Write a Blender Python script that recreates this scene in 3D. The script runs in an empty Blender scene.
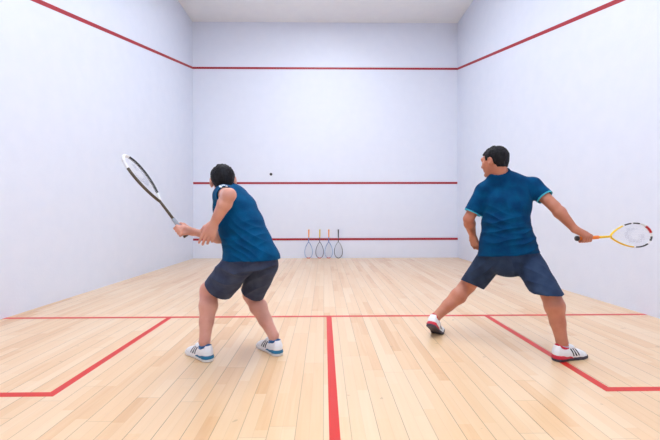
import bpy, math, random
import numpy as np
from mathutils import Vector, Matrix
C = bpy.context.scene.collection
sc = bpy.context.scene
random.seed(4)
V = lambda *a: np.array(a, dtype=float)
def nz(v): v = np.asarray(v, float); return v / (np.linalg.norm(v) + 1e-12)

# ------------------------------------------------------------------ camera
FPX = 382.54
CAM = V(-0.0457, -9.2749, 0.9902)
yaw, pit, rol = 0.0152, -0.0076, -0.0021
r0 = V(math.cos(yaw), -math.sin(yaw), 0); f0 = V(math.sin(yaw), math.cos(yaw), 0); u0 = V(0, 0, 1)
FW = f0*math.cos(pit) + u0*math.sin(pit); u1 = -f0*math.sin(pit) + u0*math.cos(pit)
RT = r0*math.cos(rol) + u1*math.sin(rol); UP = -r0*math.sin(rol) + u1*math.cos(rol)
cam = bpy.data.objects.new('camera', bpy.data.cameras.new('camera')); C.objects.link(cam)
cam.matrix_world = Matrix(((RT[0], UP[0], -FW[0], CAM[0]), (RT[1], UP[1], -FW[1], CAM[1]), (RT[2], UP[2], -FW[2], CAM[2]), (0, 0, 0, 1)))
cam.data.sensor_width = 36; cam.data.lens = 36*FPX/660; cam.data.clip_start = 0.05
sc.camera = cam
def W(px, py, d):
    """point of the court at image direction (px, py), d metres ahead of the camera"""
    return CAM + d*((px-330)/FPX*RT + (220-py)/FPX*UP + FW)

# ------------------------------------------------------------------ world, exposure
world = bpy.data.worlds.new('world'); sc.world = world; world.use_nodes = True
world.node_tree.nodes['Background'].inputs[0].default_value = (0.8, 0.85, 1, 1)
world.node_tree.nodes['Background'].inputs[1].default_value = 0.3
sc.view_settings.view_transform = 'Standard'; sc.view_settings.look = 'None'
sc.view_settings.gamma = 1; sc.view_settings.use_curve_mapping = False
sc.view_settings.exposure = 0.0
PANEL_E = 19.8      # emission of the ceiling lights
CEIL = 5.69
BACK = -9.75
LAMP_COL = (0.88, 0.945, 1.0)

# ------------------------------------------------------------------ materials
def mat(name, col, rough=0.5, metal=0.0, spec=0.5, emit=None, es=1.0, sub=0.0, coat=0.0):
    m = bpy.data.materials.new(name); m.use_nodes = True
    b = m.node_tree.nodes['Principled BSDF']
    b.inputs['Base Color'].default_value = (*col, 1); b.inputs['Roughness'].default_value = rough
    b.inputs['Metallic'].default_value = metal; b.inputs['Specular IOR Level'].default_value = spec
    b.inputs['Coat Weight'].default_value = coat
    if sub:
        b.inputs['Subsurface Weight'].default_value = sub
        b.inputs['Subsurface Radius'].default_value = (1, .35, .2); b.inputs['Subsurface Scale'].default_value = .01
    if emit:
        b.inputs['Emission Color'].default_value = (*emit, 1); b.inputs['Emission Strength'].default_value = es
    return m
def srgb(r, g, b):
    f = lambda c: (c/255/12.92) if c/255 <= .04045 else ((c/255+.055)/1.055)**2.4
    return (f(r), f(g), f(b))
def noisy(m, c1, c2, scale=20, detail=4, stretch=(1, 1, 1), bump=0.0, bscale=None, lo=.35, hi=.65):
    """vary the base colour between c1 and c2 with object space noise, optional bump"""
    nt = m.node_tree; b = nt.nodes['Principled BSDF']
    tc = nt.nodes.new('ShaderNodeTexCoord'); mp = nt.nodes.new('ShaderNodeMapping'); mp.inputs['Scale'].default_value = stretch
    n = nt.nodes.new('ShaderNodeTexNoise'); n.inputs['Scale'].default_value = scale; n.inputs['Detail'].default_value = detail
    cr = nt.nodes.new('ShaderNodeValToRGB'); cr.color_ramp.elements[0].color = (*c1, 1); cr.color_ramp.elements[1].color = (*c2, 1)
    cr.color_ramp.elements[0].position = lo; cr.color_ramp.elements[1].position = hi
    L = nt.links.new
    L(tc.outputs['Object'], mp.inputs[0]); L(mp.outputs[0], n.inputs['Vector']); L(n.outputs['Fac'], cr.inputs[0]); L(cr.outputs[0], b.inputs['Base Color'])
    if bump:
        n2 = nt.nodes.new('ShaderNodeTexNoise'); n2.inputs['Scale'].default_value = bscale or scale*4; n2.inputs['Detail'].default_value = 5
        bp = nt.nodes.new('ShaderNodeBump'); bp.inputs['Strength'].default_value = bump; bp.inputs['Distance'].default_value = .004
        L(mp.outputs[0], n2.inputs['Vector']); L(n2.outputs['Fac'], bp.inputs['Height']); L(bp.outputs[0], b.inputs['Normal'])
    return m

M = {}
M['wall'] = noisy(mat('plaster_wall', (.8, .8, .85), .55, spec=.3), (.752, .797, .918), (.772, .812, .928), 5, 6, bump=.35, bscale=45)
M['front'] = noisy(mat('front_plaster', (.8, .8, .85), .5, spec=.3), (.795, .832, .945), (.81, .845, .955), 5, 6, bump=.3, bscale=45)
M['ceiling'] = noisy(mat('ceiling_paint', (.7, .66, .68), .8, spec=.1), (.90, .91, .94), (.92, .93, .95), 5, 4)
M['wall_line'] = mat('red_wall_line', srgb(164, 18, 40), .5)
M['floor_line'] = mat('red_floor_line', srgb(216, 38, 26), .4)
M['white_metal'] = mat('white_metal', (.8, .8, .8), .4)
M['diffuser'] = mat('lit_diffuser', (.9, .9, .9), .5, emit=LAMP_COL, es=PANEL_E)

def floor_material():
    m = bpy.data.materials.new('maple_boards'); m.use_nodes = True
    nt = m.node_tree; b = nt.nodes['Principled BSDF']; L = nt.links.new
    def node(t, **k):
        n = nt.nodes.new(t)
        for a, v in k.items(): setattr(n, a, v)
        return n
    def math_(op, a, b_=None, c=None):
        n = node('ShaderNodeMath', operation=op)
        for i, x in enumerate((a, b_, c)):
            if x is None: continue
            if isinstance(x, (int, float)): n.inputs[i].default_value = x
            else: L(x, n.inputs[i])
        return n.outputs[0]
    tc = node('ShaderNodeTexCoord'); sp = node('ShaderNodeSeparateXYZ'); L(tc.outputs['Object'], sp.inputs[0])
    x, y = sp.outputs[0], sp.outputs[1]
    WD, LN = 0.128, 1.45
    xr = math_('DIVIDE', math_('ADD', x, 10.0*WD*10+0.052), WD)
    row = math_('FLOOR', xr); fx = math_('SUBTRACT', xr, row)
    wn = node('ShaderNodeTexWhiteNoise', noise_dimensions='1D'); L(row, wn.inputs['W'])
    yr = math_('ADD', math_('DIVIDE', y, LN), math_('MULTIPLY', wn.outputs[0], 7.3))
    colm = math_('FLOOR', yr); fy = math_('SUBTRACT', yr, colm)
    cb = node('ShaderNodeCombineXYZ'); L(row, cb.inputs[0]); L(colm, cb.inputs[1])
    wn2 = node('ShaderNodeTexWhiteNoise', noise_dimensions='3D'); L(cb.outputs[0], wn2.inputs['Vector'])
    # two strips inside a board, a little different
    half = math_('GREATER_THAN', fx, .5)
    cb2 = node('ShaderNodeCombineXYZ'); L(row, cb2.inputs[0]); L(half, cb2.inputs[1]); L(math_('FLOOR', math_('ADD', math_('MULTIPLY', yr, 1.7), math_('MULTIPLY', half, .43))), cb2.inputs[2])
    wn3 = node('ShaderNodeTexWhiteNoise', noise_dimensions='3D'); L(cb2.outputs[0], wn3.inputs['Vector'])
    tone = math_('ADD', math_('MULTIPLY', wn2.outputs[0], .5), math_('MULTIPLY', wn3.outputs[0], .5))
    mp = node('ShaderNodeMapping'); mp.inputs['Scale'].default_value = (26, 1.6, 1); L(tc.outputs['Object'], mp.inputs[0])
    off = node('ShaderNodeVectorMath', operation='ADD'); L(mp.outputs[0], off.inputs[0]); L(wn2.outputs[1], off.inputs[1])
    gn = node('ShaderNodeTexNoise'); gn.inputs['Scale'].default_value = 1.3; gn.inputs['Detail'].default_value = 6; gn.inputs['Distortion'].default_value = .6
    L(off.outputs[0], gn.inputs['Vector'])
    tone = math_('ADD', math_('MULTIPLY', tone, .75), math_('MULTIPLY', gn.outputs[0], .35))
    cr = node('ShaderNodeValToRGB')
    e = cr.color_ramp.elements; e[0].position = .16; e[0].color = (*FL_D, 1); e[1].position = .85; e[1].color = (*FL_L, 1)
    k = cr.color_ramp.elements.new(.42); k.color = (*FL_M, 1)
    L(tone, cr.inputs[0])
    # seams
    d = math_('MINIMUM', fx, math_('SUBTRACT', 1.0, fx))
    seam = math_('LESS_THAN', math_('MULTIPLY', d, WD), .0017)
    seam = math_('MULTIPLY', seam, math_('ADD', .35, math_('MULTIPLY', wn.outputs[0], .5)))
    d2 = math_('ABSOLUTE', math_('SUBTRACT', fx, .5))
    seam2 = math_('MULTIPLY', math_('LESS_THAN', math_('MULTIPLY', d2, WD), .0012), .12)
    dy = math_('MINIMUM', fy, math_('SUBTRACT', 1.0, fy))
    seam3 = math_('MULTIPLY', math_('LESS_THAN', math_('MULTIPLY', dy, LN), .002), .25)
    sm = math_('MAXIMUM', math_('MAXIMUM', seam, seam2), seam3)
    mix = node('ShaderNodeMix', data_type='RGBA'); L(sm, mix.inputs[0]); L(cr.outputs[0], mix.inputs[6]); mix.inputs[7].default_value = (.16, .10, .06, 1)
    # dark specks (small knots)
    vn = node('ShaderNodeTexNoise'); vn.inputs['Scale'].default_value = 9; vn.inputs['Detail'].default_value = 2
    L(tc.outputs['Object'], vn.inputs['Vector'])
    kn = math_('MULTIPLY', math_('GREATER_THAN', vn.outputs[0], .74), .35)
    mix2 = node('ShaderNodeMix', data_type='RGBA'); L(kn, mix2.inputs[0]); L(mix.outputs[2], mix2.inputs[6]); mix2.inputs[7].default_value = (.35, .22, .13, 1)
    L(mix2.outputs[2], b.inputs['Base Color'])
    b.inputs['Roughness'].default_value = .33; b.inputs['Specular IOR Level'].default_value = .5
    b.inputs['Coat Weight'].default_value = .35; b.inputs['Coat Roughness'].default_value = .16
    return m
FL_D = (.73, .41, .19); FL_M = (.83, .545, .30); FL_L = (.87, .63, .40)
M['floor'] = floor_material()

# ------------------------------------------------------------------ plain mesh helpers
def link_mesh(name, verts, faces, mats, parent=None, smooth=False, mi=None):
    me = bpy.data.meshes.new(name); me.from_pydata([tuple(map(float, v)) for v in verts], [], faces)
    for m in (mats if isinstance(mats, (list, tuple)) else [mats]): me.materials.append(m)
    if mi is not None: me.polygons.foreach_set('material_index', np.asarray(mi, dtype=np.int32))
    if smooth: me.polygons.foreach_set('use_smooth', np.ones(len(me.polygons), dtype=bool))
    me.update()
    o = bpy.data.objects.new(name, me); C.objects.link(o)
    if parent: o.parent = parent
    return o
def boxdata(x0, x1, y0, y1, z0, z1, n=0):
    v = [(x, y, z) for x in (x0, x1) for y in (y0, y1) for z in (z0, z1)]
    f = [(0, 1, 3, 2), (4, 6, 7, 5), (0, 4, 5, 1), (2, 3, 7, 6), (0, 2, 6, 4), (1, 5, 7, 3)]
    return v, [tuple(i+n for i in q) for q in f]
def box(name, b, m, parent=None):
    v, f = boxdata(*b); return link_mesh(name, v, f, m, parent)
def struct(o): o['kind'] = 'structure'; return o
def tag(o, label, cat, group=None):
    o['label'] = label; o['category'] = cat
    if group: o['group'] = group
    return o
def empty(name, mw=None):
    o = bpy.data.objects.new(name, None); C.objects.link(o); o.empty_display_size = .1
    if mw is not None: o.matrix_world = mw
    return o

# ------------------------------------------------------------------ the court
T = .2
struct(box('floor', (-3.2-T, 3.2+T, BACK-T, T, -T, 0), M['floor']))
struct(box('wall_front', (-3.2-T, 3.2+T, 0, T, 0, CEIL), M['front']))
struct(box('wall_left', (-3.2-T, -3.2, BACK, 0, 0, CEIL), M['wall']))
struct(box('wall_right', (3.2, 3.2+T, BACK, 0, 0, CEIL), M['wall']))
struct(box('wall_back', (-3.2-T, 3.2+T, BACK-T, BACK, 0, CEIL), M['front']))
struct(box('ceiling', (-3.2-T, 3.2+T, BACK-T, T, CEIL, CEIL+T), M['ceiling']))
LT = .0012
def wall_line(n, z):
    struct(box('trim_%d' % n, (-3.2, 3.2, -LT, 0, z-.025, z+.025), M['wall_line']))
wall_line(1, 4.585); wall_line(2, 1.815)
struct(box('trim_3', (-3.2, 3.2, -.03, 0, .43, .48), M['wall_line']))          # red top edge of the tin
struct(box('trim_4', (-3.2, 3.2, -.022, 0, .0, .43), M['front']))              # the tin below it
# side out lines, sloping from 4.57 m at the front to 2.13 m at the back glass
def side_line(n, s, zb):
    za = 4.585; x0, x1 = (s*3.2, s*(3.2-LT))
    v = []
    for x in (x0, x1):
        v += [(x, 0, za-.027), (x, 0, za+.027), (x, BACK, zb+.027), (x, BACK, zb-.027)]
    f = [(0, 1, 2, 3), (7, 6, 5, 4), (0, 4, 5, 1), (1, 5, 6, 2), (2, 6, 7, 3), (3, 7, 4, 0)]
    struct(link_mesh('trim_%d' % n, v, f, M['wall_line']))
side_line(5, -1, 2.232); side_line(6, 1, 2.252)
def floor_line(n, x0, x1, y0, y1): struct(box('trim_%d' % n, (x0, x1, y0, y1, 0, LT), M['floor_line']))
floor_line(7, -3.2, 3.2, -5.49, -5.44)
floor_line(8, -.025, .025, BACK, -5.49)
for k, s in ((9, -1), (11, 1)):
    a, b = sorted((s*1.6, s*1.55)); floor_line(k, a, b, -7.14, -5.49)
    a, b = sorted((s*1.6, s*3.2)); floor_line(k+1, a, b, -7.14, -7.09)

# ceiling lights
lx = (-.55, .55); ly = (-2.6, -4.9, -7.2, -9.0)
i = 0
for yy in ly:
    for xx in lx:
        t = empty('ceiling_light', Matrix.Translation((xx, yy, CEIL)))
        t['category'] = 'ceiling light'; t['group'] = 'white ceiling lights'; t['label'] = 'white rectangular ceiling light recessed above the court'
        v, f = [], []
        for bb in ((-.32, .32, -.62, -.58, -.05, 0), (-.32, .32, .58, .62, -.05, 0), (-.32, -.28, -.58, .58, -.05, 0), (.28, .32, -.58, .58, -.05, 0)):
            a, q = boxdata(*bb, n=len(v)); v += a; f += q
        link_mesh('frame', v, f, M['white_metal'], t)
        box('diffuser', (-.28, .28, -.58, .58, -.035, -.005), M['diffuser'], t)

# ------------------------------------------------------------------ signed distance modelling
class Field:
    def __init__(s): s.ops = []; s.lo = np.full(3, 1e9); s.hi = np.full(3, -1e9)
    def _grow(s, lo, hi): s.lo = np.minimum(s.lo, lo); s.hi = np.maximum(s.hi, hi)
    def seg(s, a, b, ra, rb=None, u=None, k=.02, flat=(False, False), op='add', plane=None):
        a = np.asarray(a, float); b = np.asarray(b, float)
        rb = ra if rb is None else rb
        ra = ra if isinstance(ra, (tuple, list)) else (ra, ra); rb = rb if isinstance(rb, (tuple, list)) else (rb, rb)
        ax = b-a; L = np.linalg.norm(ax)+1e-9; ax = ax/L
        if u is None: u = np.cross(ax, V(.3, .5, .8))
        u = nz(np.asarray(u)-ax*np.dot(u, ax)); v = np.cross(ax, u)
        R = max(ra+rb)
        lo = np.minimum(a, b)-R-k; hi = np.maximum(a, b)+R+k
        def fn(P):
            q = P-a; sx = q@ax; t = np.clip(sx/L, 0, 1)
            ru = ra[0]+(rb[0]-ra[0])*t; rv = ra[1]+(rb[1]-ra[1])*t
            qa = sx-t*L
            if flat[0]: qa = np.where(sx < 0, 0, qa)
            if flat[1]: qa = np.where(sx > L, 0, qa)
            rc = np.minimum(ru, rv)
            qu = q@u; qv = q@v
            k0 = np.sqrt((qu/ru)**2+(qv/rv)**2+(qa/rc)**2)+1e-6
            k1 = np.sqrt((qu/ru**2)**2+(qv/rv**2)**2+(qa/rc**2)**2)+1e-6
            d = k0*(k0-1)/k1; d = np.maximum(d, -rc)
            if flat[0]: d = np.maximum(d, -sx)
            if flat[1]: d = np.maximum(d, sx-L)
            if plane is not None: d = np.maximum(d, (P-plane[0])@plane[1])
            return d
        s.ops.append((op, fn, lo, hi, k))
        if op == 'add': s._grow(lo, hi)
    def ell(s, c, r, A=None, k=.02, op='add'):
        c = np.asarray(c, float); r = np.asarray(r, float); A = np.eye(3) if A is None else np.asarray(A)
        R = r.max(); lo = c-R-k; hi = c+R+k
        def fn(P):
            q = (P-c)@A.T
            k0 = np.linalg.norm(q/r, axis=-1)+1e-6; k1 = np.linalg.norm(q/r**2, axis=-1)+1e-6
            return np.maximum(k0*(k0-1)/k1, -r.min())
        s.ops.append((op, fn, lo, hi, k))
        if op == 'add': s._grow(lo, hi)
    def cut(s, fn, lo, hi): s.ops.append(('cut', fn, np.asarray(lo, float), np.asarray(hi, float), 0))
    def loft(s, st, k=.02, flat=(False, False)):
        for i in range(len(st)-1):
            p, ru, rv, u = st[i]; q, su, sv, w = st[i+1]
            s.seg(p, q, (ru, rv), (su, sv), nz(np.asarray(u)+w), k, (flat[0] and i == 0, flat[1] and i == len(st)-2))
    def mesh(s, h):
        o = s.lo-2*h; n = np.ceil((s.hi-s.lo)/h).astype(int)+5
        F = np.full(n, .05, dtype=np.float32)
        for op, fn, lo, hi, k in s.ops:
            i0 = np.maximum(np.floor((lo-o)/h).astype(int)-1, 0); i1 = np.minimum(np.ceil((hi-o)/h).astype(int)+2, n)
            if (i1 <= i0).any(): continue
            gx, gy, gz = [o[j]+h*np.arange(i0[j], i1[j]) for j in range(3)]
            P = np.stack(np.meshgrid(gx, gy, gz, indexing='ij'), -1)
            d = fn(P); S = F[i0[0]:i1[0], i0[1]:i1[1], i0[2]:i1[2]]
            if op == 'add':
                hh = np.maximum(k-np.abs(S-d), 0)/max(k, 1e-6); S[...] = np.minimum(S, d)-hh*hh*k*.25
            elif op == 'sub':
                hh = np.maximum(k-np.abs(S+d), 0)/max(k, 1e-6); S[...] = np.maximum(S, -d)+hh*hh*k*.25
            else: S[...] = np.maximum(S, d)
        F[0] = F[-1] = .05; F[:, 0] = F[:, -1] = .05; F[:, :, 0] = F[:, :, -1] = .05
        return surface_nets(F, o, h)
def surface_nets(F, o, h):
    ins = F < 0
    n = np.array(F.shape)-1
    cnt = np.zeros(n, np.int8)
    for dx in (0, 1):
        for dy in (0, 1):
            for dz in (0, 1): cnt += ins[dx:n[0]+dx, dy:n[1]+dy, dz:n[2]+dz]
    act = (cnt > 0) & (cnt < 8); I = np.argwhere(act)
    idx = np.full(n, -1, np.int64); idx[act] = np.arange(len(I))
    acc = np.zeros((len(I), 3)); num = np.zeros(len(I))
    cs = [(a, b, c) for a in (0, 1) for b in (0, 1) for c in (0, 1)]
    for p in cs:
        for ax in range(3):
            if p[ax]: continue
            q = list(p); q[ax] = 1
            fa = F[I[:, 0]+p[0], I[:, 1]+p[1], I[:, 2]+p[2]]; fb = F[I[:, 0]+q[0], I[:, 1]+q[1], I[:, 2]+q[2]]
            m = (fa < 0) != (fb < 0)
            t = np.where(m, fa/np.where(m, fa-fb, 1), 0)
            pt = np.tile(np.array(p, float), (len(I), 1)); pt[:, ax] += t
            acc += pt*m[:, None]; num += m
    vt = o+h*(I+acc/num[:, None])
    faces = []
    for ax in range(3):
        a, b = (ax+1) % 3, (ax+2) % 3
        sl = [slice(None)]*3; sl2 = [slice(None)]*3; sl[ax] = slice(0, -1); sl2[ax] = slice(1, None)
        A = ins[tuple(sl)]; B = ins[tuple(sl2)]
        E = np.argwhere(A != B)
        E = E[(E[:, a] > 0) & (E[:, b] > 0) & (E[:, a] < n[a]) & (E[:, b] < n[b])]
        inside = A[E[:, 0], E[:, 1], E[:, 2]]
        def cell(da, db):
            c = E.copy(); c[:, a] -= da; c[:, b] -= db; return idx[c[:, 0], c[:, 1], c[:, 2]]
        q = np.stack([cell(1, 1), cell(0, 1), cell(0, 0), cell(1, 0)], 1)
        q[~inside] = q[~inside][:, ::-1]
        faces.append(q)
    f = np.concatenate(faces); f = f[(f >= 0).all(1)]
    return vt, f
def vnormals(v, f):
    n = np.cross(v[f[:, 2]]-v[f[:, 0]], v[f[:, 3]]-v[f[:, 1]]); N = np.zeros_like(v)
    for j in range(4): np.add.at(N, f[:, j], n)
    return N/(np.linalg.norm(N, axis=1, keepdims=True)+1e-12)
def vnoise(P, seed=0):
    i = np.floor(P).astype(np.int64); t = P-i; t = t*t*(3-2*t); out = 0
    def hsh(a, b, c):
        x = (a*374761393+b*668265263+c*2147483647+seed*1274126177) & 0xffffffff
        x = ((x ^ (x >> 13))*1274126177) & 0xffffffff
        return ((x ^ (x >> 16)) & 0xffff)/32768.-1
    for a in (0, 1):
        for b in (0, 1):
            for c in (0, 1):
                w = np.abs(1-a-t[:, 0])*np.abs(1-b-t[:, 1])*np.abs(1-c-t[:, 2])
                out = out+w*hsh(i[:, 0]+a, i[:, 1]+b, i[:, 2]+c)
    return out
def smooth_mesh(v, f, it=1, lam=.5):
    for _ in range(it):
        S = np.zeros_like(v); c = np.zeros(len(v))
        for j in range(4):
            np.add.at(S, f[:, j], v[f[:, (j+1) % 4]]); np.add.at(S, f[:, (j+1) % 4], v[f[:, j]])
            np.add.at(c, f[:, j], 1); np.add.at(c, f[:, (j+1) % 4], 1)
        v = v+lam*(S/c[:, None]-v)
    return v
def fast_mesh(name, v, f, mats, parent=None, mi=None, origin=None):
    """link a quad mesh; its object origin is put at `origin`"""
    v = np.asarray(v, float)
    if origin is not None: v = v-np.asarray(origin)
    me = bpy.data.meshes.new(name)
    me.vertices.add(len(v)); me.vertices.foreach_set('co', v.astype(np.float32).ravel())
    me.loops.add(f.size); me.loops.foreach_set('vertex_index', f.astype(np.int32).ravel())
    me.polygons.add(len(f)); me.polygons.foreach_set('loop_start', np.arange(0, f.size, 4, dtype=np.int32))
    try: me.polygons.foreach_set('loop_total', np.full(len(f), 4, dtype=np.int32))
    except Exception: pass
    for m in (mats if isinstance(mats, (list, tuple)) else [mats]): me.materials.append(m)
    if mi is not None: me.polygons.foreach_set('material_index', np.asarray(mi, dtype=np.int32))
    me.polygons.foreach_set('use_smooth', np.ones(len(f), dtype=bool))
    me.update(calc_edges=True); me.validate()
    o = bpy.data.objects.new(name, me); C.objects.link(o)
    if origin is not None and parent is None: o.location = origin
    if parent: o.parent = parent
    return o

# ------------------------------------------------------------------ rackets
def sweep(path, prof, closed=False, flipn=None):
    """path: list of (point, n, b) frames; prof: list of per-station [(x, y)...]; quads + caps"""
    v = []; f = []; m = len(prof[0]); n = len(path)
    for (p, a, b), pr in zip(path, prof):
        for x, y in pr: v.append(p+a*x+b*y)
    for i in range(n if closed else n-1):
        for j in range(m):
            a0 = i*m+j; a1 = i*m+(j+1) % m; b0 = ((i+1) % n)*m+j; b1 = ((i+1) % n)*m+(j+1) % m
            f.append((a0, a1, b1, b0))
    if not closed:
        f.append(tuple(range(m))[::-1]); f.append(tuple((n-1)*m+j for j in range(m)))
    return v, f
def ring(rx, ry, m=10): return [(rx*math.cos(2*math.pi*j/m), ry*math.sin(2*math.pi*j/m)) for j in range(m)]
def head_outline(t, y0=.298, y1=.683, wd=.094, ex=.62):
    th = 2*math.pi*t
    s = abs(math.sin(th/2))
    return V(wd*math.sin(th)*s**ex/.86, y0+(y1-y0)*(1-math.cos(th))/2, 0)
def shaft(parent, name, m, y0, y1, r0_, r1_, seg=2):
    path = []; pr = []
    for i in range(seg+1):
        t = i/seg; path.append((V(0, y0+(y1-y0)*t, 0), V(1, 0, 0), V(0, 0, 1))); r = [r0_[k]+(r1_[k]-r0_[k])*t for k in (0, 1)]; pr.append(ring(r[0], r[1], 12))
    v, f = sweep(path, pr); return link_mesh(name, v, f, m, parent, True)
def racket(mw, frame_mats, frame_idx, grip_m, cap_m, shaft_m, string_mats=None, bumper=None, ex=.62, wd=.094, grip_end=.19, fr=(.0055, .009)):
    """frame_idx(t, point) picks the slot of frame_mats along the head, t = 0 at the throat, clockwise"""
    root = empty('squash_racket', mw)
    N = 72; path = []; pr = []; pts = [head_outline(i/N, wd=wd, ex=ex) for i in range(N)]
    for i in range(N):
        tg = nz(pts[(i+1) % N]-pts[i-1]) if i else V(1, 0, 0)
        nrm = V(tg[1], -tg[0], 0); path.append((pts[i], nrm, V(0, 0, 1))); pr.append(ring(fr[0], fr[1], 8))
    v, f = sweep(path, pr, True); mi = [frame_idx((q//8)/N) for q in range(N*8)]
    link_mesh('frame', v, f, frame_mats, root, True, mi)
    shaft(root, 'shaft', shaft_m, grip_end-.015, .308, (.009, .010), (.0085, .009), 4)
    g = shaft(root, 'grip', grip_m, .006, grip_end, (.0155, .0175), (.0125, .0135), 6)
    shaft(root, 'butt_cap', cap_m, 0, .012, (.0185, .0200), (.0185, .0200), 2)
    # strings: mains and crosses clipped to the outline
    P = np.array(pts); v, f, mi = [], [], []
    def spans(axis, c):
        out = []
        for i in range(N):
            a, b = P[i], P[(i+1) % N]
            if (a[axis]-c)*(b[axis]-c) < 0:
                t = (c-a[axis])/(b[axis]-a[axis]); out.append(a[1-axis]+(b[1-axis]-a[1-axis])*t)
        out.sort(); return out
    step = .0115; rs = .0007
    def strand(p, q, w):
        n0 = len(v); d = nz(q-p); a = V(-d[1], d[0], 0); K = 6
        for i in range(K+1):
            c = p+(q-p)*i/K
            for x, z in ((rs, 0), (0, rs), (-rs, 0), (0, -rs)): v.append(c+a*x+V(0, 0, z))
        for i in range(K):
            for j in range(4):
                f.append((n0+i*4+j, n0+i*4+(j+1) % 4, n0+i*4+4+(j+1) % 4, n0+i*4+4+j))
                c = p+(q-p)*(i+.5)/K; e = math.hypot(c[0]/(wd*.62), (c[1]-.525)/.085)
                mi.append(1 if .72 < e < 1.05 and not (c[0] < 0 and c[1] > .54) else 0)
    for x in np.arange(-8, 9)*step:
        s_ = spans(0, x+1e-5)
        if len(s_) >= 2: strand(V(x, s_[0], 0), V(x, s_[-1], 0), 0)
    for y in np.arange(.325, .68, step*1.1):
        s_ = spans(1, y)
        if len(s_) >= 2: strand(V(s_[0], y, 0), V(s_[-1], y, 0), 1)
    link_mesh('strings', v, f, string_mats or [M['string'], M['string']], root, False, mi)
    if bumper:
        bm_, t0, t1 = bumper; path = []; pr = []
        for i in range(15):
            t = t0+(t1-t0)*i/14; p = head_outline(t, wd=wd, ex=ex); tg = nz(head_outline(t+.004, wd=wd, ex=ex)-head_outline(t-.004, wd=wd, ex=ex))
            path.append((p, V(tg[1], -tg[0], 0), V(0, 0, 1))); pr.append(ring(fr[0]+.0022, fr[1]+.002, 8))
        v, f = sweep(path, pr); link_mesh('bumper', v, f, bm_, root, True)
    return root
def frame_mw(butt, tip, nrm):
    y = nz(np.asarray(tip)-butt); z = np.asarray(nrm, float); z = nz(z-y*np.dot(z, y)); x = np.cross(y, z)
    return Matrix(((x[0], y[0], z[0], butt[0]), (x[1], y[1], z[1], butt[1]), (x[2], y[2], z[2], butt[2]), (0, 0, 0, 1)))
M['string'] = mat('white_string', (.8, .8, .85), .4)
M['lblue'] = mat('light_blue_frame', srgb(140, 175, 215), .3)
M['string_ink'] = mat('grey_string', (.42, .42, .52), .5)
M['black'] = mat('black_frame', (.03, .03, .035), .3); M['grey'] = mat('grey_grip', (.32, .35, .40), .7)
M['white'] = mat('white_paint', (.85, .85, .86), .3); M['yellow'] = mat('yellow_frame', srgb(250, 205, 30), .3)
M['orange'] = mat('orange_grip', srgb(244, 130, 40), .6); M['red'] = mat('red_bumper', srgb(200, 20, 40), .4)
M['yellowgrip'] = mat('yellow_grip', srgb(232, 200, 70), .6); M['blue'] = mat('blue_frame', srgb(80, 125, 190), .3)
M['orangegrip'] = mat('pale_orange_grip', srgb(248, 160, 85), .6)
M['brown'] = mat('bronze_frame', (.10, .075, .05), .3, metal=.3); M['navyframe'] = mat('dark_violet_frame', srgb(70, 62, 95), .3)
M['silver'] = mat('silver_frame', (.62, .66, .72), .3, metal=.3)

# four spare rackets leaning on the front wall, heads down
spare = [(308.6, 'blue', 'orangegrip', 'red', 'lblue', 'light blue squash racket with orange grip, leftmost of the rackets leaning on the front wall'),
         (319.6, 'navyframe', 'yellowgrip', 'red', 'navyframe', 'dark squash racket with yellow grip leaning on the front wall, second from the left'),
         (328.6, 'blue', 'orangegrip', 'red', 'lblue', 'light blue squash racket with orange grip, between the yellow-gripped and black-gripped ones at the wall'),
         (338.4, 'black', 'black', 'black', 'grey', 'squash racket with black grip and grey frame, rightmost of those leaning on the front wall')]
for k, (px, fm, gm, bm_, f2, lab) in enumerate(spare):
    bx = W(px, 250, 9.2)[0]
    a = .13
    tip = V(bx, -.030-.69*math.sin(a)-.0, .010); butt = V(bx+(.006 if k < 3 else 0), -.052, .010+.686*math.cos(a))
    tip = butt-(butt-tip)/np.linalg.norm(butt-tip)*.686
    tip[2] = max(tip[2], .010)
    r = racket(frame_mw(butt, tip, V(0, -1, .1)), [M[fm], M[f2]], (lambda t: 0 if (t < .17 or t > .83) else 1) if k < 3 else (lambda t: 1 if t < .2 or t > .8 else 0),
               M[gm], M[gm if k < 3 else 'black'], M[fm], [M['string'], M['string']], (M[bm_], .44, .56), ex=.72 if k < 3 else .55, wd=.098, fr=(.0065, .009))
    tag(r, lab, 'squash racket', 'rackets leaning on the front wall')

# the ball in flight
F = Field(); F.ell((0, 0, 0), (.0205, .0205, .0205), k=.001); v, f = F.mesh(.0022)
M['rubber'] = noisy(mat('black_rubber', (.02, .02, .025), .5), (.015, .015, .02), (.03, .03, .035), 200)
ball = fast_mesh('squash_ball', v, f, M['rubber']); ball.location = W(271, 174.2, 5.6)
tag(ball, 'small black squash ball in the air before the front wall', 'ball')

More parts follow.
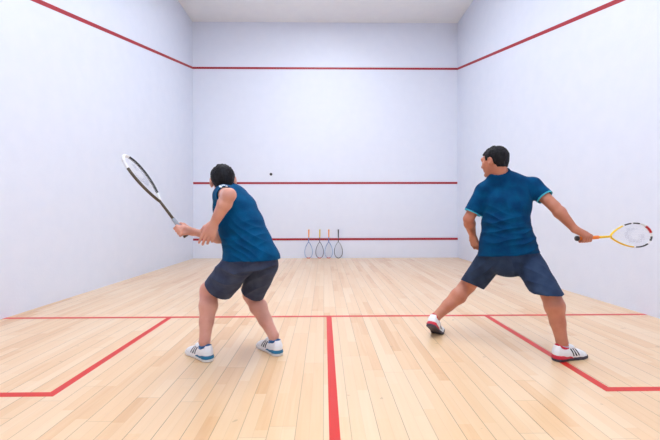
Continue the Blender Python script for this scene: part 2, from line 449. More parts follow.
# ------------------------------------------------------------------ shoes (local: heel at y = 0, toe at y = .3, z up)
def shoe_material(name, white, stripe, side, y0=.115, flip=1):
    """white upper with three slanted dark stripes on its sides"""
    m = mat(name, white, .5); nt = m.node_tree; L = nt.links.new; b = nt.nodes['Principled BSDF']
    def mth(op, a, c=None):
        n = nt.nodes.new('ShaderNodeMath'); n.operation = op
        for i, x in enumerate((a, c)):
            if x is None: continue
            if isinstance(x, (int, float)): n.inputs[i].default_value = x
            else: L(x, n.inputs[i])
        return n.outputs[0]
    tc = nt.nodes.new('ShaderNodeTexCoord'); sp = nt.nodes.new('ShaderNodeSeparateXYZ'); L(tc.outputs['Object'], sp.inputs[0])
    x, y, z = sp.outputs
    q = mth('ADD', y, mth('MULTIPLY', z, .55*1.0))       # slant: top leans back towards the heel
    q = mth('DIVIDE', mth('SUBTRACT', q, y0+.03), .024)
    fr = mth('FRACT', q)
    on = mth('LESS_THAN', fr, .56)
    on = mth('MULTIPLY', on, mth('MULTIPLY', mth('GREATER_THAN', q, 0), mth('LESS_THAN', q, 3)))
    on = mth('MULTIPLY', on, mth('MULTIPLY', mth('GREATER_THAN', z, .028), mth('LESS_THAN', z, .072)))
    on = mth('MULTIPLY', on, mth('GREATER_THAN', mth('ABSOLUTE', x), .018))
    mx = nt.nodes.new('ShaderNodeMix'); mx.data_type = 'RGBA'; L(on, mx.inputs[0])
    mx.inputs[6].default_value = (*white, 1); mx.inputs[7].default_value = (*stripe, 1); L(mx.outputs[2], b.inputs['Base Color'])
    return m
def bend(v, y0, ang):
    v = v.copy(); m = v[:, 1] > y0; y = v[m, 1]-y0
    a = ang*np.clip(y/.03, 0, 1); z = v[m, 2]-.01
    v[m, 1] = y0+y*np.cos(a)-z*np.sin(a); v[m, 2] = .01+y*np.sin(a)+z*np.cos(a); return v
def sgeo(fn, h, tb):
    F = Field(); fn(F); v, f = F.mesh(h); v = smooth_mesh(v, f, 1)
    return (bend(v, .205, tb) if tb else v), f
def make_shoe(parent, mw, upper_m, sole_m, heel_m, lining_m, sock_m, toe_bend=0, ys=1.0):
    h = .003
    def upper(F):
        st = [(.030, .036, .036, .050), (.075, .038, .037, .050), (.125, .037, .035, .045), (.17, .040, .030, .036), (.22, .046, .026, .028), (.262, .042, .021, .023)]
        for i in range(len(st)-1):
            a, b_ = st[i], st[i+1]
            F.seg((0, a[0], a[3]-.004), (0, b_[0], b_[3]-.004), (a[1], a[3]*.95), (b_[1], b_[3]*.95), u=V(1, 0, 0), k=.012)
        F.seg((0, .018, .062), (0, .024, .086), (.026, .014), (.024, .010), u=V(1, 0, 0), k=.012)
        F.seg((0, .115, .082), (0, .155, .075), (.026, .010), (.028, .012), u=V(1, 0, 0), k=.012)
        F.seg((0, .062, .075), (0, .068, .16), (.027, .040), (.028, .044), u=V(1, 0, 0), k=.005, op='sub')
        F.cut(lambda P: .012-P[..., 2], (-.1, -.1, -.1), (.1, .4, .2))
    v, f = sgeo(upper, h, toe_bend)
    sh = empty('shoe'); sh.parent = parent; sh.matrix_local = Matrix.Translation(-parent.location) @ mw @ Matrix.Diagonal((1.06, ys, 1.16, 1))
    fast_mesh('upper', v, f, upper_m, sh)
    def sole(F, w=0, z0=0, z1=.02):
        st = [(.030, .038), (.075, .036), (.125, .035), (.18, .043), (.225, .049), (.258, .044)]
        for i in range(len(st)-1):
            a, b_ = st[i], st[i+1]
            F.seg((0, a[0], .01), (0, b_[0], .01), (a[1]+w, .05), (b_[1]+w, .05), u=V(1, 0, 0), k=.006)
        F.cut(lambda P: np.maximum(z0-P[..., 2], P[..., 2]-z1), (-.2, -.2, -.2), (.2, .5, .2))
    v, f = sgeo(lambda F: sole(F, .001, .001, .018), h, toe_bend)
    fast_mesh('sole', v, f, sole_m, sh)
    def heel(F):
        sole(F, .004, .017, .046); F.cut(lambda P: P[..., 1]+P[..., 2]*2.2-.175, (-.2, -.2, -.2), (.2, .5, .2))
    v, f = sgeo(heel, h, 0); fast_mesh('heel_wrap', v, f, heel_m, sh)
    def lin(F):
        n = 20; P = [V(.031*math.cos(t), .066+.046*math.sin(t), .089-.012*math.sin(t)**2*(1 if math.sin(t) > 0 else -.5)-.010*abs(math.cos(t))) for t in np.linspace(0, 2*math.pi, n+1)]
        for i in range(n): F.seg(P[i], P[i+1], .0075, k=.002)
    v, f = sgeo(lin, .0025, 0); fast_mesh('collar_lining', v, f, lining_m, sh)
    def tongue(F): F.seg((0, .108, .078), (0, .098, .112), (.022, .006), (.024, .005), u=V(1, 0, 0), k=.002)
    v, f = sgeo(tongue, .0025, 0); fast_mesh('tongue', v, f, lining_m, sh)
    def lace(F):
        for i in range(4):
            y = .125+.016*i; z = .094-.0085*i-.002*i*i*.5; F.seg((-.024, y, z-.011), (0, y+.003, z), .0028, k=.002); F.seg((0, y+.003, z), (.024, y, z-.011), .0028, k=.002)
    v, f = sgeo(lace, .002, 0); fast_mesh('laces', v, f, M['white'], sh)
    return sh

# ------------------------------------------------------------------ people
def capsule_chain(F, pts, rad, k=.004):
    for i in range(len(pts)-1): F.seg(pts[i], pts[i+1], rad[i], rad[i+1], k=k)
def grip_hand(F, c, hd, wr, e1, side, rg=.0165):
    """a hand closed round a handle: c centre of the grip inside the hand, hd towards the racket head"""
    hd = nz(hd); e1 = nz(np.asarray(e1)-hd*np.dot(e1, hd)); e2 = side*np.cross(hd, e1)
    def pt(deg, o, r): t = math.radians(deg); return c+hd*o+(e1*math.cos(t)+e2*math.sin(t))*r
    offs = (.033, .012, -.009, -.029); fr = (.0098, .0100, .0096, .0085)
    for o, r in zip(offs, fr):
        kn = pt(38, o, rg+.017)
        F.seg(wr+(kn-wr)*.06, kn, .018, .0125, k=.014)
        tail = (kn, pt(105, o*.98, rg+.013), pt(172, o*.95, rg+.0105), pt(228, o*.93, rg+.009))
        capsule_chain(F, tail, (r+.001, r, r*.95, r*.86), k=.0035)
    F.seg(wr, pt(-10, .0, rg+.016), .022, .020, k=.015)
    th = (wr+(c-wr)*.30-e2*.012, pt(-58, .020, rg+.015), pt(-112, .040, rg+.012), pt(-165, .050, rg+.010))
    capsule_chain(F, th, (.017, .0140, .0118, .0098), k=.008)
def relaxed_hand(F, wr, dr, n, t, curl=(22, 38, 26)):
    """wr wrist, dr along the palm, n out of the back of the hand, t towards the thumb"""
    dr = nz(dr); n = nz(n-dr*np.dot(n, dr)); t = nz(t-dr*np.dot(t, dr)-n*np.dot(t, n))
    L0 = (.086, .090, .086, .078); lat = (.034, .0115, -.0115, -.032)
    LL = ((.042, .026, .021), (.047, .029, .022), (.043, .027, .021), (.034, .021, .019)); fr = (.0092, .0094, .0090, .0082)
    for i in range(4):
        kn = wr+dr*L0[i]+t*lat[i]
        F.seg(wr+dr*.01+t*lat[i]*.5, kn, (.013), .0115, k=.010)
        pts = [kn]; a = 0
        for j in range(3):
            a += math.radians(curl[j]+i*4); pts.append(pts[-1]+(dr*math.cos(a)-n*math.sin(a)+t*lat[i]*1.2)*LL[i][j])
        capsule_chain(F, pts, (fr[i]+.001, fr[i], fr[i]*.93, fr[i]*.84), k=.0015)
    F.seg(wr+dr*.02, wr+dr*.065, (.036, .013), (.038, .013), u=t, k=.012)
    th = (wr+dr*.018+t*.020-n*.004, wr+dr*.050+t*.042-n*.012, wr+dr*.078+t*.050-n*.024, wr+dr*.098+t*.046-n*.034)
    capsule_chain(F, th, (.0175, .0135, .0115, .0095), k=.008)
def head(F, c, Fd, U, neck):
    Fd = nz(Fd); U = nz(U-Fd*np.dot(U, Fd)); R = np.cross(Fd, U); A = np.array([R, Fd, U])
    P = lambda r, f, u: c+R*r+Fd*f+U*u
    F.ell(P(0, -.010, .020), (.075, .095, .084), A, k=.02)
    F.ell(P(0, .034, -.025), (.060, .060, .078), A, k=.02)
    F.seg(P(0, .0, -.058), P(0, .058, -.094), (.056, .04), (.030, .024), u=R, k=.025)
    F.seg(P(-.052, .045, -.012), P(-.030, .075, -.03), .016, .014, k=.02); F.seg(P(.052, .045, -.012), P(.030, .075, -.03), .016, .014, k=.02)
    F.seg(P(-.045, .072, .028), P(.045, .072, .028), .012, k=.014)
    for s in (-1, 1): F.ell(P(s*.031, .098, .006), (.017, .014, .010), A, k=.010, op='sub')
    for s in (-1, 1): F.seg(P(s*.020, .086, .0165), P(s*.042, .078, .0150), .0065, k=.006); F.seg(P(s*.022, .084, -.006), P(s*.040, .077, -.005), .006, k=.006)
    F.seg(P(0, .085, .012), P(0, .108, -.026), .008, .0115, k=.010)
    for s in (-1, 1): F.ell(P(s*.011, .098, -.030), (.009, .011, .008), A, k=.006)
    F.ell(P(0, .090, -.055), (.023, .009, .0055), A, k=.003); F.ell(P(0, .088, -.066), (.020, .009, .0065), A, k=.003)
    F.ell(P(0, .082, -.094), (.020, .016, .016), A, k=.012)
    for s in (-1, 1):
        F.ell(P(s*.079, -.014, -.006), (.014, .020, .034), A, k=.006)
        F.ell(P(s*.089, -.010, .002), (.006, .010, .017), A, k=.004, op='sub')
        F.ell(P(s*.078, -.008, -.034), (.007, .009, .010), A, k=.005)
    F.seg(neck, P(0, -.030, -.050), (.062, .060), (.054, .054), u=R, k=.025)
    return P, A
def hair_mesh(P, A, c, parent, origin, fade):
    R, Fd, U = A
    F = Field()
    F.ell(P(0, -.012, .026), (.0825, .1015, .089), A, k=.01)
    F.seg(P(0, -.060, -.010), P(0, -.054, -.062), (.060, .040), (.050, .034), u=R, k=.02)
    fx = np.array([-.2, -.075, -.05, -.034, -.030, .008, .012, .030, .034, .060, .080, .2]); hz = np.array([-.058, -.058, -.054, -.046, .010, .028, .004, .008, .046, .052, .060, .085])
    def cutf(X):
        q = X-c; u = q@U; f = q@Fd; return np.interp(f, fx, hz)-u
    lo = c-.2; hi = c+.2; F.cut(cutf, lo, hi)
    v, f = F.mesh(.0033); N = vnormals(v, f)
    d = .0022*vnoise(v*140, 3)+.003*vnoise(v*45, 5)
    top = np.clip(((v-c)@U-.03)/.06, 0, 1)
    v = v+N*(d*(0.5+1.0*top))[:, None]
    return fast_mesh('hair', v, f, fade, parent, origin=origin)
def sdf_cloth(name, F, h, mats, parent, origin, folds=(), matfn=None, base=.002):
    v, f = F.mesh(h); v = smooth_mesh(v, f, 2); N = vnormals(v, f); d = base*vnoise(v*14, 8)
    for (dr, fq, amp, cen, rad, sd) in folds:
        dr = nz(dr); w = np.exp(-((v-cen)**2).sum(1)/rad**2)
        warp = vnoise(v*7, sd)*.035
        ph = (v@dr+warp)*fq
        d = d+amp*w*(1-2*np.abs(np.sin(ph*math.pi))**.8)
    v = v+N*d[:, None]
    mi = None
    if matfn is not None: mi = matfn(v[f].mean(1))
    return fast_mesh(name, v, f, mats, parent, mi, origin)

def skin_material(name, c1, c2):
    return noisy(mat(name, c1, .45, sub=.12, spec=.4), c1, c2, 9, 5, bump=.12, bscale=180)
def fabric(name, c1, c2, rough=.8):
    m = noisy(mat(name, c1, rough, spec=.08), c1, c2, 12, 5, bump=.25, bscale=260)
    m.node_tree.nodes['Principled BSDF'].inputs['Sheen Weight'].default_value = .02
    return m
M['hair'] = noisy(mat('black_hair', (.012, .011, .012), .6, spec=.15), (.006, .006, .008), (.018, .017, .02), 90, 6, stretch=(1, 1, .25), bump=.9, bscale=160)
M['eye'] = mat('eye_white', (.8, .78, .75), .15); M['iris'] = mat('dark_iris', (.03, .015, .01), .1)
M['shirtA'] = fabric('blue_jersey', srgb(0, 80, 124), srgb(0, 64, 106))
M['shirtB'] = fabric('deep_blue_jersey', srgb(0, 72, 114), srgb(0, 54, 94))
M['cuff'] = mat('cyan_cuff', srgb(60, 180, 205), .7); M['mark'] = mat('white_print', (.85, .87, .9), .6)
M['shortsA'] = fabric('charcoal_shorts', srgb(70, 80, 104), srgb(55, 64, 88))
M['shortsB'] = fabric('navy_shorts', srgb(52, 68, 94), srgb(40, 54, 80))
M['skinA'] = skin_material('skin_light', srgb(222, 166, 148), srgb(210, 148, 130))
M['skinB'] = skin_material('skin_tan', srgb(200, 134, 108), srgb(184, 116, 92))
wh = (.85, .85, .87)
M['upA'] = shoe_material('white_shoe_dark_stripes', wh, (.03, .04, .06), 1); M['upB'] = shoe_material('white_shoe_black_stripes', wh, (.015, .015, .02), 1)
M['teal'] = mat('teal_sole', srgb(20, 110, 150), .5); M['sock'] = fabric('blue_sock', srgb(110, 150, 200), srgb(80, 120, 180)); M['wsock'] = fabric('grey_sock', srgb(190, 190, 205), srgb(170, 170, 190))
M['redrub'] = mat('red_rubber', srgb(205, 35, 60), .5); M['dksole'] = mat('dark_sole', (.05, .04, .06), .6); M['white_sole'] = mat('white_sole', (.8, .8, .8), .5)
M['navylin'] = mat('navy_lining', srgb(40, 90, 140), .7); M['redlin'] = mat('red_lining', srgb(205, 40, 62), .7)

def shoe_mw(heel, toe, up=V(0, 0, 1), roll=0):
    y = nz(np.asarray(toe)-heel); x = nz(np.cross(y, up)); z = np.cross(x, y)
    if roll: x, z = x*math.cos(roll)+z*math.sin(roll), z*math.cos(roll)-x*math.sin(roll)
    return Matrix(((x[0], y[0], z[0], heel[0]), (x[1], y[1], z[1], heel[1]), (x[2], y[2], z[2], heel[2]), (0, 0, 0, 1)))
H = .0042
def body_common(F, J):
    """continuous body through the joints J"""
    tu = J['u_hip']; su = J['u_sh']
    hc_ = (J['hipL']+J['hipR'])/2; F.seg(hc_+(J['hipL']-hc_)*.6+V(0, 0, .03), hc_+(J['hipR']-hc_)*.6+V(0, 0, .03), .070, k=.03)
    for i_, ((p, ru, rv, u), (q, su_, sv, w)) in enumerate(zip(J['torso'][:-1], J['torso'][1:])):
        F.seg(p, q, (ru*.84, rv*.82), (su_*.86, sv*.84), u=nz(np.asarray(u)+w), k=.03, flat=(i_ == 0, False))
    F.seg(J['torso'][-1][0], J['neck'], (.13, .07), (.065, .06), u=su, k=.03)
    for s in 'LR':
        F.seg(J['neck']+V(0, 0, -.02), J['sh'+s], .040, .046, k=.03)
        F.seg(J['sh'+s], J['el'+s], J.get('ua', .047), J.get('ub', .037), k=.02)
        e, w = np.asarray(J['el'+s]), np.asarray(J['wr'+s]); m_ = e+(w-e)*.28
        F.seg(e, m_, .036, J.get('fa', .042), k=.015); F.seg(m_, w, J.get('fa', .042), (.028, .022), k=.015)
        h_, k_, a_ = [np.asarray(J[x+s]) for x in ('hip', 'knee', 'ank')]; h_ = J['hb'+s]
        F.seg(h_, k_, .080, .060, k=.02)
        bk = nz(J['calfdir'+s]); c1 = k_+(a_-k_)*.30+bk*.016; c2 = k_+(a_-k_)*.62+bk*.006
        F.seg(k_, k_+(a_-k_)*.1, .060, .056, k=.02)
        F.seg(k_, c1, .052, .064, k=.03); F.seg(c1, c2, .064, .048, k=.02); F.seg(c2, a_, .048, J.get('an', .037), k=.02)
        F.ell(k_-bk*.018, (.034, .034, .036), k=.03)
        hl, tt = J['foot'+s]; F.seg(a_, hl, .036, .024, k=.012); F.seg(hl, tt, .024, .016, k=.012)
        for sd in (-1, 1):
            F.ell(a_+V(0, 0, 0)+nz(np.cross(tt-hl, V(0, 0, 1)))*sd*.024, (.014, .014, .014), k=.015)
def eyes(P, parent, origin):
    for s in (-1, 1):
        F = Field(); c = P(s*.031, .0775, .0055); F.ell(c, (.0115,)*3, k=.001); v, f = F.mesh(.0016)
        g = P(s*.031, .2, .006)-c; d = (v[f].mean(1)-c)@nz(g)
        fast_mesh('eye', v, f, [M['eye'], M['iris']], parent, (d > .0085).astype(int), origin)
        F = Field(); F.seg(P(s*.017, .092, .026), P(s*.034, .090, .031), .0035, k=.002); F.seg(P(s*.034, .090, .031), P(s*.048, .079, .027), .0035, .0022, k=.002); v, f = F.mesh(.0022)
        fast_mesh('eyebrow', v, f, M['hair'], parent, None, origin)
def sock(parent, a, hl, m, origin, r=.040, up=.045):
    F = Field(); k = nz(np.asarray(a)-hl); F.seg(hl, a+k*up*.3, .029, r, k=.01, flat=(False, True)); v, f = F.mesh(.004); fast_mesh('sock', v, f, m, parent, origin=origin)

def shoulder_print(shirt, origin):
    """three short white strokes printed on top of the left shoulder"""
    me = shirt.data; n = len(me.vertices); co = np.zeros(n*3, np.float32); me.vertices.foreach_get('co', co); co = co.reshape(-1, 3)+origin
    def surf(px, py):
        r = nz(W(px, py, 1)-CAM); q = co-CAM; t = q@r; d = np.linalg.norm(q-t[:, None]*r, axis=1)+np.maximum(t-t[d_near(q, r)].min(), 0)*.05
        return co[np.argmin(d)]
    def d_near(q, r): t = q@r; d = np.linalg.norm(q-t[:, None]*r, axis=1); return d < d.min()+.008
    fc = np.zeros(len(me.polygons)*3, np.float32); me.polygons.foreach_get('center', fc); fc = fc.reshape(-1, 3)+origin; mi = np.zeros(len(fc), np.int32)
    for a, b in (((219.5, 185.4), (221.6, 187.6)), ((222.2, 185.0), (223.6, 188.0)), ((223.2, 184.8), (226.6, 186.6))):
        p, q = surf(*a), surf(*b); ab = q-p; t = np.clip(((fc-p)@ab)/(ab@ab+1e-9), 0, 1); mi[np.linalg.norm(fc-p-t[:, None]*ab, axis=1) < .0065] = 1
    me.polygons.foreach_set('material_index', mi); me.update()
# ============ the player on the left
def player_left():
    J = {}
    J['hipL'] = W(240, 263, 2.56); J['hipR'] = W(262, 264, 2.68)
    J['kneeL'] = W(209, 290, 2.80); J['kneeR'] = W(251, 294, 2.96)
    J['ankL'] = W(205.5, 342, 2.69); J['ankR'] = W(269.5, 336.5, 2.80)
    hL, tL = W(210, 360.3, 2.62), W(185.5, 351, 2.86); hR, tR = W(279.5, 355.3, 2.725), W(258.5, 347, 2.975)
    for p in (hL, tL, hR, tR): p[2] = 0.0
    J['ankL'] = hL+nz(tL-hL)*.072+V(0, 0, .125); J['ankR'] = hR+nz(tR-hR)*.082+V(0, 0, .125)
    J['calfdirL'] = V(.55, -.8, 0); J['calfdirR'] = V(.5, -.8, 0)
    J['u_hip'] = V(.85, .45, 0); J['u_sh'] = V(.36, .93, -.04)
    J['shL'] = W(224, 195, 2.54); J['shR'] = W(237, 198, 2.82)
    J['elL'] = W(229.3, 195, 2.29); J['elR'] = W(227, 239, 2.78)
    J['wrL'] = W(214, 223.5, 2.40); J['wrR'] = W(193.5, 232, 2.66)
    J['neck'] = W(227, 191, 2.67)
    hc = W(223.2, 181.0, 2.66)
    u = nz(J['u_hip'])
    st = [(W(250.5, 261, 2.60), .190, .150, nz(V(.85, .5, 0))), (W(248, 245, 2.61), .165, .142, nz(V(.8, .6, 0))), (W(241.5, 226, 2.63), .160, .135, nz(V(.65, .75, 0))),
          (W(235.5, 208, 2.65), .165, .118, nz(V(.5, .86, 0))), (W(231.5, 198, 2.66), .150, .095, nz(V(.4, .92, 0)))]
    J['torso'] = st
    J['footL'] = (hL+V(0, 0, .045)+nz(tL-hL)*.05, hL+nz(tL-hL)*.2+V(0, 0, .035)); J['footR'] = (hR+V(0, 0, .045)+nz(tR-hR)*.05, hR+nz(tR-hR)*.2+V(0, 0, .035))
    J['hbL'] = W(237.5, 265, 2.58); J['hbR'] = W(263, 266, 2.68)
    J['fa'] = .043; J['th'] = .085; J['ub'] = .042; J['ua'] = .050
    origin = V((hL[0]+hR[0])/2, (hL[1]+hR[1])/2, 0)
    F = Field(); body_common(F, J)
    hf = nz(V(-.22, .97, -.10)); hu = nz(V(-.10, .08, 1))
    P, A = head(F, hc, hf, hu, J['neck']+V(0, 0, -.01))
    gc = W(182.5, 230.5, 2.62); butt = W(186.5, 236.5, 2.625); tip = W(126, 156.5, 2.60); ax = nz(tip-butt)
    tip = butt+ax*.686; gc = butt+ax*.056
    grip_hand(F, gc, ax, J['wrR'], V(.55, -.6, .10), -1)
    relaxed_hand(F, J['wrL'], W(205, 243, 2.42)-J['wrL'], -FW+RT*.2, -RT-UP*.3, curl=(8, 20, 16))
    v, f = F.mesh(H); v = smooth_mesh(v, f, 1)
    body = fast_mesh('person', v, f, M['skinA'], None, None, origin)
    tag(body, 'person in blue shirt and charcoal shorts crouching on the left, white and teal shoes', 'person')
    # children share the world frame of their mesh data, shifted by the person's origin
    hair_mesh(P, A, hc, body, origin, M['hair']); eyes(P, body, origin)
    # shirt
    wa = nz(st[0][0]-st[1][0]); w0 = V(0, 0, -1.); b0 = W(250.5, 262, 2.60); b0[2] = .705
    S = Field(); S.loft([(p, a, b_, c) for p, a, b_, c in [(st[0][0]+V(.01, 0, 0)+wa*.07, .200, .165, st[0][3]), (st[0][0]+V(.01, 0, 0), .194, .156, st[0][3])]+st[1:]], k=.03, flat=(True, False))
    S.cut(lambda X: (X-b0)@w0, S.lo-.1, S.hi+.1)
    S.seg(st[-1][0], J['neck']+V(0, 0, -.012), (.135, .085), (.085, .075), u=st[-1][3], k=.03)
    dL = nz(J['elL']-J['shL']); cL = J['shL']+dL*.105
    S.seg(J['neck']+V(0, 0, -.02), J['shL'], .055, .060, k=.03); S.seg(J['shL']-dL*.02, cL, .065, .059, k=.025, flat=(False, True))
    dR = nz(J['elR']-J['shR']); cR = J['shR']+dR*.19
    S.seg(J['neck']+V(0, 0, -.02), J['shR'], .055, .060, k=.03); S.seg(J['shR'], cR, .068, .066, k=.03, flat=(False, True))
    S.seg(cL-dL*.012, cL+dL*.03, .053, k=.002, op='sub'); S.seg(cR-dR*.03, cR+dR*.03, .060, k=.002, op='sub')
    nk = nz(P(0, -.03, -.05)-J['neck']); S.seg(J['neck']-nk*.015, J['neck']+nk*.035, (.078, .075), (.070, .068), k=.012, flat=(False, True))
    S.seg(J['neck']+nk*.02, J['neck']+nk*.08, .0635, .062, k=.003, op='sub')
    hb = st[0][0]+V(.012, 0, 0); hb[2] = b0[2]; S.seg(hb-w0*.006, hb+w0*.03, (.176, .140), u=st[0][3], k=.002, op='sub', flat=(True, True))
    m1 = J['shL']+V(-.0, 0, .0)
    folds = [(V(.6, 0, .8), 20, .0055, W(246, 243, 2.48), .13, 4), (V(-.5, .1, .85), 17, .004, W(258, 232, 2.5), .12, 6), (V(.2, 0, 1), 22, .005, W(228, 238, 2.5), .07, 12)]
    shirt = sdf_cloth('shirt', S, H, [M['shirtA'], M['mark']], body, origin, folds, base=.003)
    # white print on the shoulder of the sleeve
    shoulder_print(shirt, origin)
    # shorts
    K = Field(); K.loft([(st[0][0]+V(.01, 0, .03), .180, .140, u), (st[0][0]+V(.02, 0, -.055), .165, .130, u)], k=.03, flat=(False, True))
    for s, c_, nn, r0_, r1_, h_ in (('L', W(218.5, 289, 2.74), (-.56, -.83), .108, .108, W(238, 264, 2.57)), ('R', W(252, 295, 2.905), (-.45, -.86), .104, .087, W(263.5, 265, 2.67))):
        n_ = nz(RT*nn[0]+UP*nn[1]+FW*.25); d_ = nz(c_-h_); pp = c_ if s == 'L' else W(252, 297, 2.84)
        K.seg(h_, c_+d_*.09, r0_, r1_, k=.02, plane=(pp, n_)); K.seg(c_-d_*.03, c_+d_*.09, r1_-.007, k=.002, op='sub')
    K.cut(lambda X: (b0-X)@w0-.025, K.lo, K.hi)
    folds = [(V(.3, .2, 1), 15, .009, W(222, 275, 2.5), .13, 21), (V(-.5, .2, .8), 16, .008, W(252, 290, 2.7), .1, 22), (V(-.3, 0, 1), 16, .005, W(262, 268, 2.5), .12, 25)]
    sdf_cloth('shorts', K, H, M['shortsA'], body, origin, folds)
    bi = Matrix.Translation(tuple(-origin))
    for hl, tt, a_ in ((hL, tL, J['ankL']), (hR, tR, J['ankR'])):
        make_shoe(body, Matrix.Translation((0, 0, .001)) @ shoe_mw(hl, tt), M['upA'], M['white_sole'], M['teal'], M['navylin'], M['sock'])
        sock(body, a_+V(0, 0, -.035), hl+V(0, 0, .05)+nz(tt-hl)*.055, M['sock'], origin, r=.043, up=.01)
    v0 = nz(W(150, 190, 1)-CAM); p0 = nz(np.cross(v0, ax)); p0 = p0 if np.dot(p0, RT) > 0 else -p0; nr = nz(-.40*v0+.92*p0)
    r = racket(frame_mw(butt, tip, nr), [M['brown'], M['white'], M['black']], lambda t: 1 if (.47 < t < .68 or t < .13) else (2 if t <= .47 else 0), M['grey'], M['black'], M['brown'], [M['string'], M['string_ink']], (M['white'], .46, .62), wd=.096, grip_end=.152, fr=(.0070, .0105))
    tag(r, 'dark bronze and white squash racket with grey grip held by the person on the left', 'squash racket')
    return body
# ============ the player on the right
def player_right():
    J = {}
    J['hipL'] = W(492, 263, 3.0); J['hipR'] = W(523, 264, 2.90)
    J['kneeL'] = W(468, 285, 3.25); J['kneeR'] = W(549, 290, 2.68)
    J['ankL'] = W(441, 317, 3.16); J['ankR'] = W(563, 341, 2.66)
    hR, tR = W(555, 360.5, 2.62), W(592, 360, 2.74); hR[2] = tR[2] = 0
    J['ankR'] = hR+nz(tR-hR)*.065+V(0, 0, .125)
    toeL = W(440, 331, 3.30); toeL[2] = 0; heelL = W(426.5, 322.5, 3.07)
    J['calfdirL'] = V(-.3, -.6, -.5); J['calfdirR'] = V(.1, -.9, 0)
    J['u_hip'] = nz(V(1, -.25, 0)); J['u_sh'] = nz(V(1, -.12, 0))
    J['shL'] = W(484, 191, 2.98); J['shR'] = W(532.5, 186.0, 2.93)
    J['elL'] = W(468.5, 219, 3.0); J['elR'] = W(554, 206, 2.80)
    J['wrL'] = W(472.5, 235, 3.12); J['wrR'] = W(574.5, 229, 2.74)
    J['neck'] = W(499.5, 175, 2.94); hc = W(494.6, 161.2, 2.93)
    u = J['u_sh']
    st = [(W(508, 254, 2.93), .225, .160, J['u_hip']), (W(507, 242, 2.93), .198, .150, u), (W(505.5, 224, 2.93), .170, .132, u), (W(506.8, 205, 2.94), .174, .120, u), (W(508.5, 191, 2.95), .176, .100, u)]
    J['torso'] = st
    J['footR'] = (hR+nz(tR-hR)*.05+V(0, 0, .045), hR+nz(tR-hR)*.18+V(0, 0, .035))
    d2 = nz(V(.60, .80, 0)); lift = math.radians(33)
    ballL = toeL-d2*.079; fl = d2*math.cos(lift)-V(0, 0, 1)*math.sin(lift); upL = d2*math.sin(lift)+V(0, 0, 1)*math.cos(lift); hlL = ballL-fl*.176
    J['footL'] = (hlL+fl*.055+upL*.045, hlL+fl*.17+upL*.032)
    J['ankL'] = hlL+fl*.060+upL*.095+V(.01, 0, .01)
    J['hbL'] = W(488.5, 263, 3.0); J['hbR'] = W(527.5, 263, 2.90)
    J['fa'] = .043; J['ua'] = .050; J['ub'] = .040
    origin = V(W(508, 262, 2.93)[0], W(508, 262, 2.93)[1], 0)
    F = Field(); body_common(F, J)
    P, A = head(F, hc, nz(V(-.54, .84, -.08)), nz(V(-.10, .08, 1)), J['neck']+V(0, 0, -.01))
    butt = W(576.5, 238.5, 2.74); tip = W(653.8, 234.0, 2.90); ax = nz(tip-butt); tip = butt+ax*.686; gc = butt+ax*.064
    grip_hand(F, gc, ax, J['wrR'], V(-.1, -.45, .9), 1)
    relaxed_hand(F, J['wrL'], V(.30, .10, -.9), V(-.9, -.5, -.2), V(-.2, .9, .2), curl=(26, 45, 30))
    v, f = F.mesh(H); v = smooth_mesh(v, f, 1)
    body = fast_mesh('person', v, f, M['skinB'], None, None, origin)
    tag(body, 'person in deep blue shirt and navy shorts lunging on the right, white and red shoes', 'person')
    hair_mesh(P, A, hc, body, origin, M['hair']); eyes(P, body, origin)
    S = Field(); S.loft(st, k=.03, flat=(True, False))
    S.seg(st[-1][0], J['neck']+V(0, 0, -.010), (.150, .090), (.085, .075), u=u, k=.03)
    cuffs = []
    for s, ln, r1 in (('L', .195, .064), ('R', .135, .062)):
        d_ = nz(J['el'+s]-J['sh'+s]); c_ = J['sh'+s]+d_*ln; cuffs.append((c_, d_))
        S.seg(J['neck']+V(0, 0, -.012), J['sh'+s], .056, .060, k=.03); S.seg(J['sh'+s], c_, .064, r1, k=.03, flat=(False, True))
        S.seg(c_-d_*.03, c_+d_*.03, r1-.006, k=.002, op='sub')
    nk = nz(P(0, -.03, -.05)-J['neck'])
    S.seg(J['neck']-nk*.02, J['neck']+nk*.035, (.080, .076), (.072, .070), k=.012, flat=(False, True)); S.seg(J['neck']+nk*.02, J['neck']+nk*.08, .0645, .063, k=.003, op='sub')
    w0 = nz(st[0][0]-st[1][0]); S.seg(st[0][0]-w0*.007, st[0][0]+w0*.03, (.210, .145), u=st[0][3], k=.002, op='sub', flat=(False, True))
    def cuffm(X):
        mi = np.zeros(len(X), int)
        for c_, d_ in cuffs:
            q = X-c_; a_ = q@d_; rr = np.linalg.norm(q-a_[:, None]*d_, axis=1); mi[(a_ > -.0115) & (a_ < .01) & (rr < .085)] = 1
        return mi
    folds = [(V(.35, 0, 1), 15, .010, W(488, 222, 2.8), .12, 4), (V(-.15, 0, 1), 13, .010, W(505, 232, 2.8), .13, 6), (V(-.3, 0, 1), 14, .009, W(528, 242, 2.8), .12, 7), (V(1, 0, .15), 11, .003, W(512, 200, 2.8), .13, 9)]
    sdf_cloth('shirt', S, H, [M['shirtB'], M['cuff']], body, origin, folds, cuffm, base=.003)
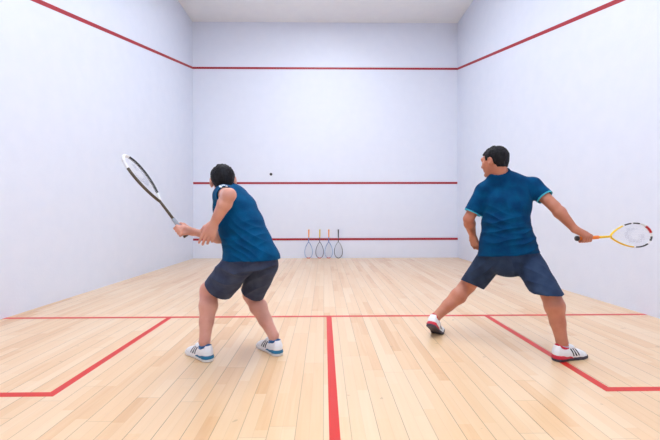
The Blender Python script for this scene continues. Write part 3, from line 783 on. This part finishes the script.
    K = Field(); uh = J['u_hip']
    K.loft([(W(508, 252, 2.93), .212, .148, uh), (W(508, 260, 2.93), .190, .13, uh), (W(507, 267, 2.93), .075, .09, uh)], k=.03, flat=(False, True))
    for s, c_, nn, r0_, r1_, h_ in (('L', W(472, 284.5, 3.18), (-.40, -.92), .102, .092, W(488.5, 262, 3.0)), ('R', W(546.8, 293, 2.68), (.05, -1), .106, .091, W(528, 262, 2.90))):
        n_ = nz(RT*nn[0]+UP*nn[1]); d_ = nz(c_-h_)
        K.seg(h_, c_+d_*.09, r0_, r1_, k=.015, plane=(c_, n_)); K.seg(c_-d_*.03, c_+d_*.09, r1_-.007, k=.002, op='sub')
    b0 = st[0][0]; K.cut(lambda X: (b0-X)@w0-.025, K.lo, K.hi)
    folds = [(V(.9, .2, .6), 15, .006, W(530, 272, 2.7), .13, 31), (V(-.8, .2, .8), 15, .006, W(482, 272, 2.9), .12, 32)]
    sdf_cloth('shorts', K, H, M['shortsB'], body, origin, folds)
    make_shoe(body, Matrix.Translation((0, 0, .001)) @ shoe_mw(hR, tR), M['upB'], M['dksole'], M['redrub'], M['redlin'], M['wsock'], ys=.93)
    sock(body, J['ankR']+V(0, 0, -.035), hR+nz(tR-hR)*.055+V(0, 0, .05), M['wsock'], origin, r=.041)
    # the ball of the foot is on the floor, the toes bend flat
    make_shoe(body, Matrix.Translation((0, 0, .003)) @ shoe_mw(hlL, ballL), M['upB'], M['dksole'], M['redrub'], M['redlin'], M['wsock'], toe_bend=lift, ys=.86)
    r = racket(frame_mw(butt, tip, nz(-FW+.15*UP)), [M['yellow'], M['black'], M['white']],
               RB_IDX, M['orange'], M['black'], M['yellow'], [M['string'], M['string_ink']], (M['red'], .515, .605), wd=.092)
    tag(r, 'yellow squash racket with orange grip and red bumper held by the person on the right', 'squash racket')
    return body
def RB_IDX(t):
    if t < .25 or t > .80: return 0
    if .25 < t < .37 or .405 < t < .47: return 1
    if .73 < t < .785 or .655 < t < .71: return 1
    return 2
player_left(); player_right()
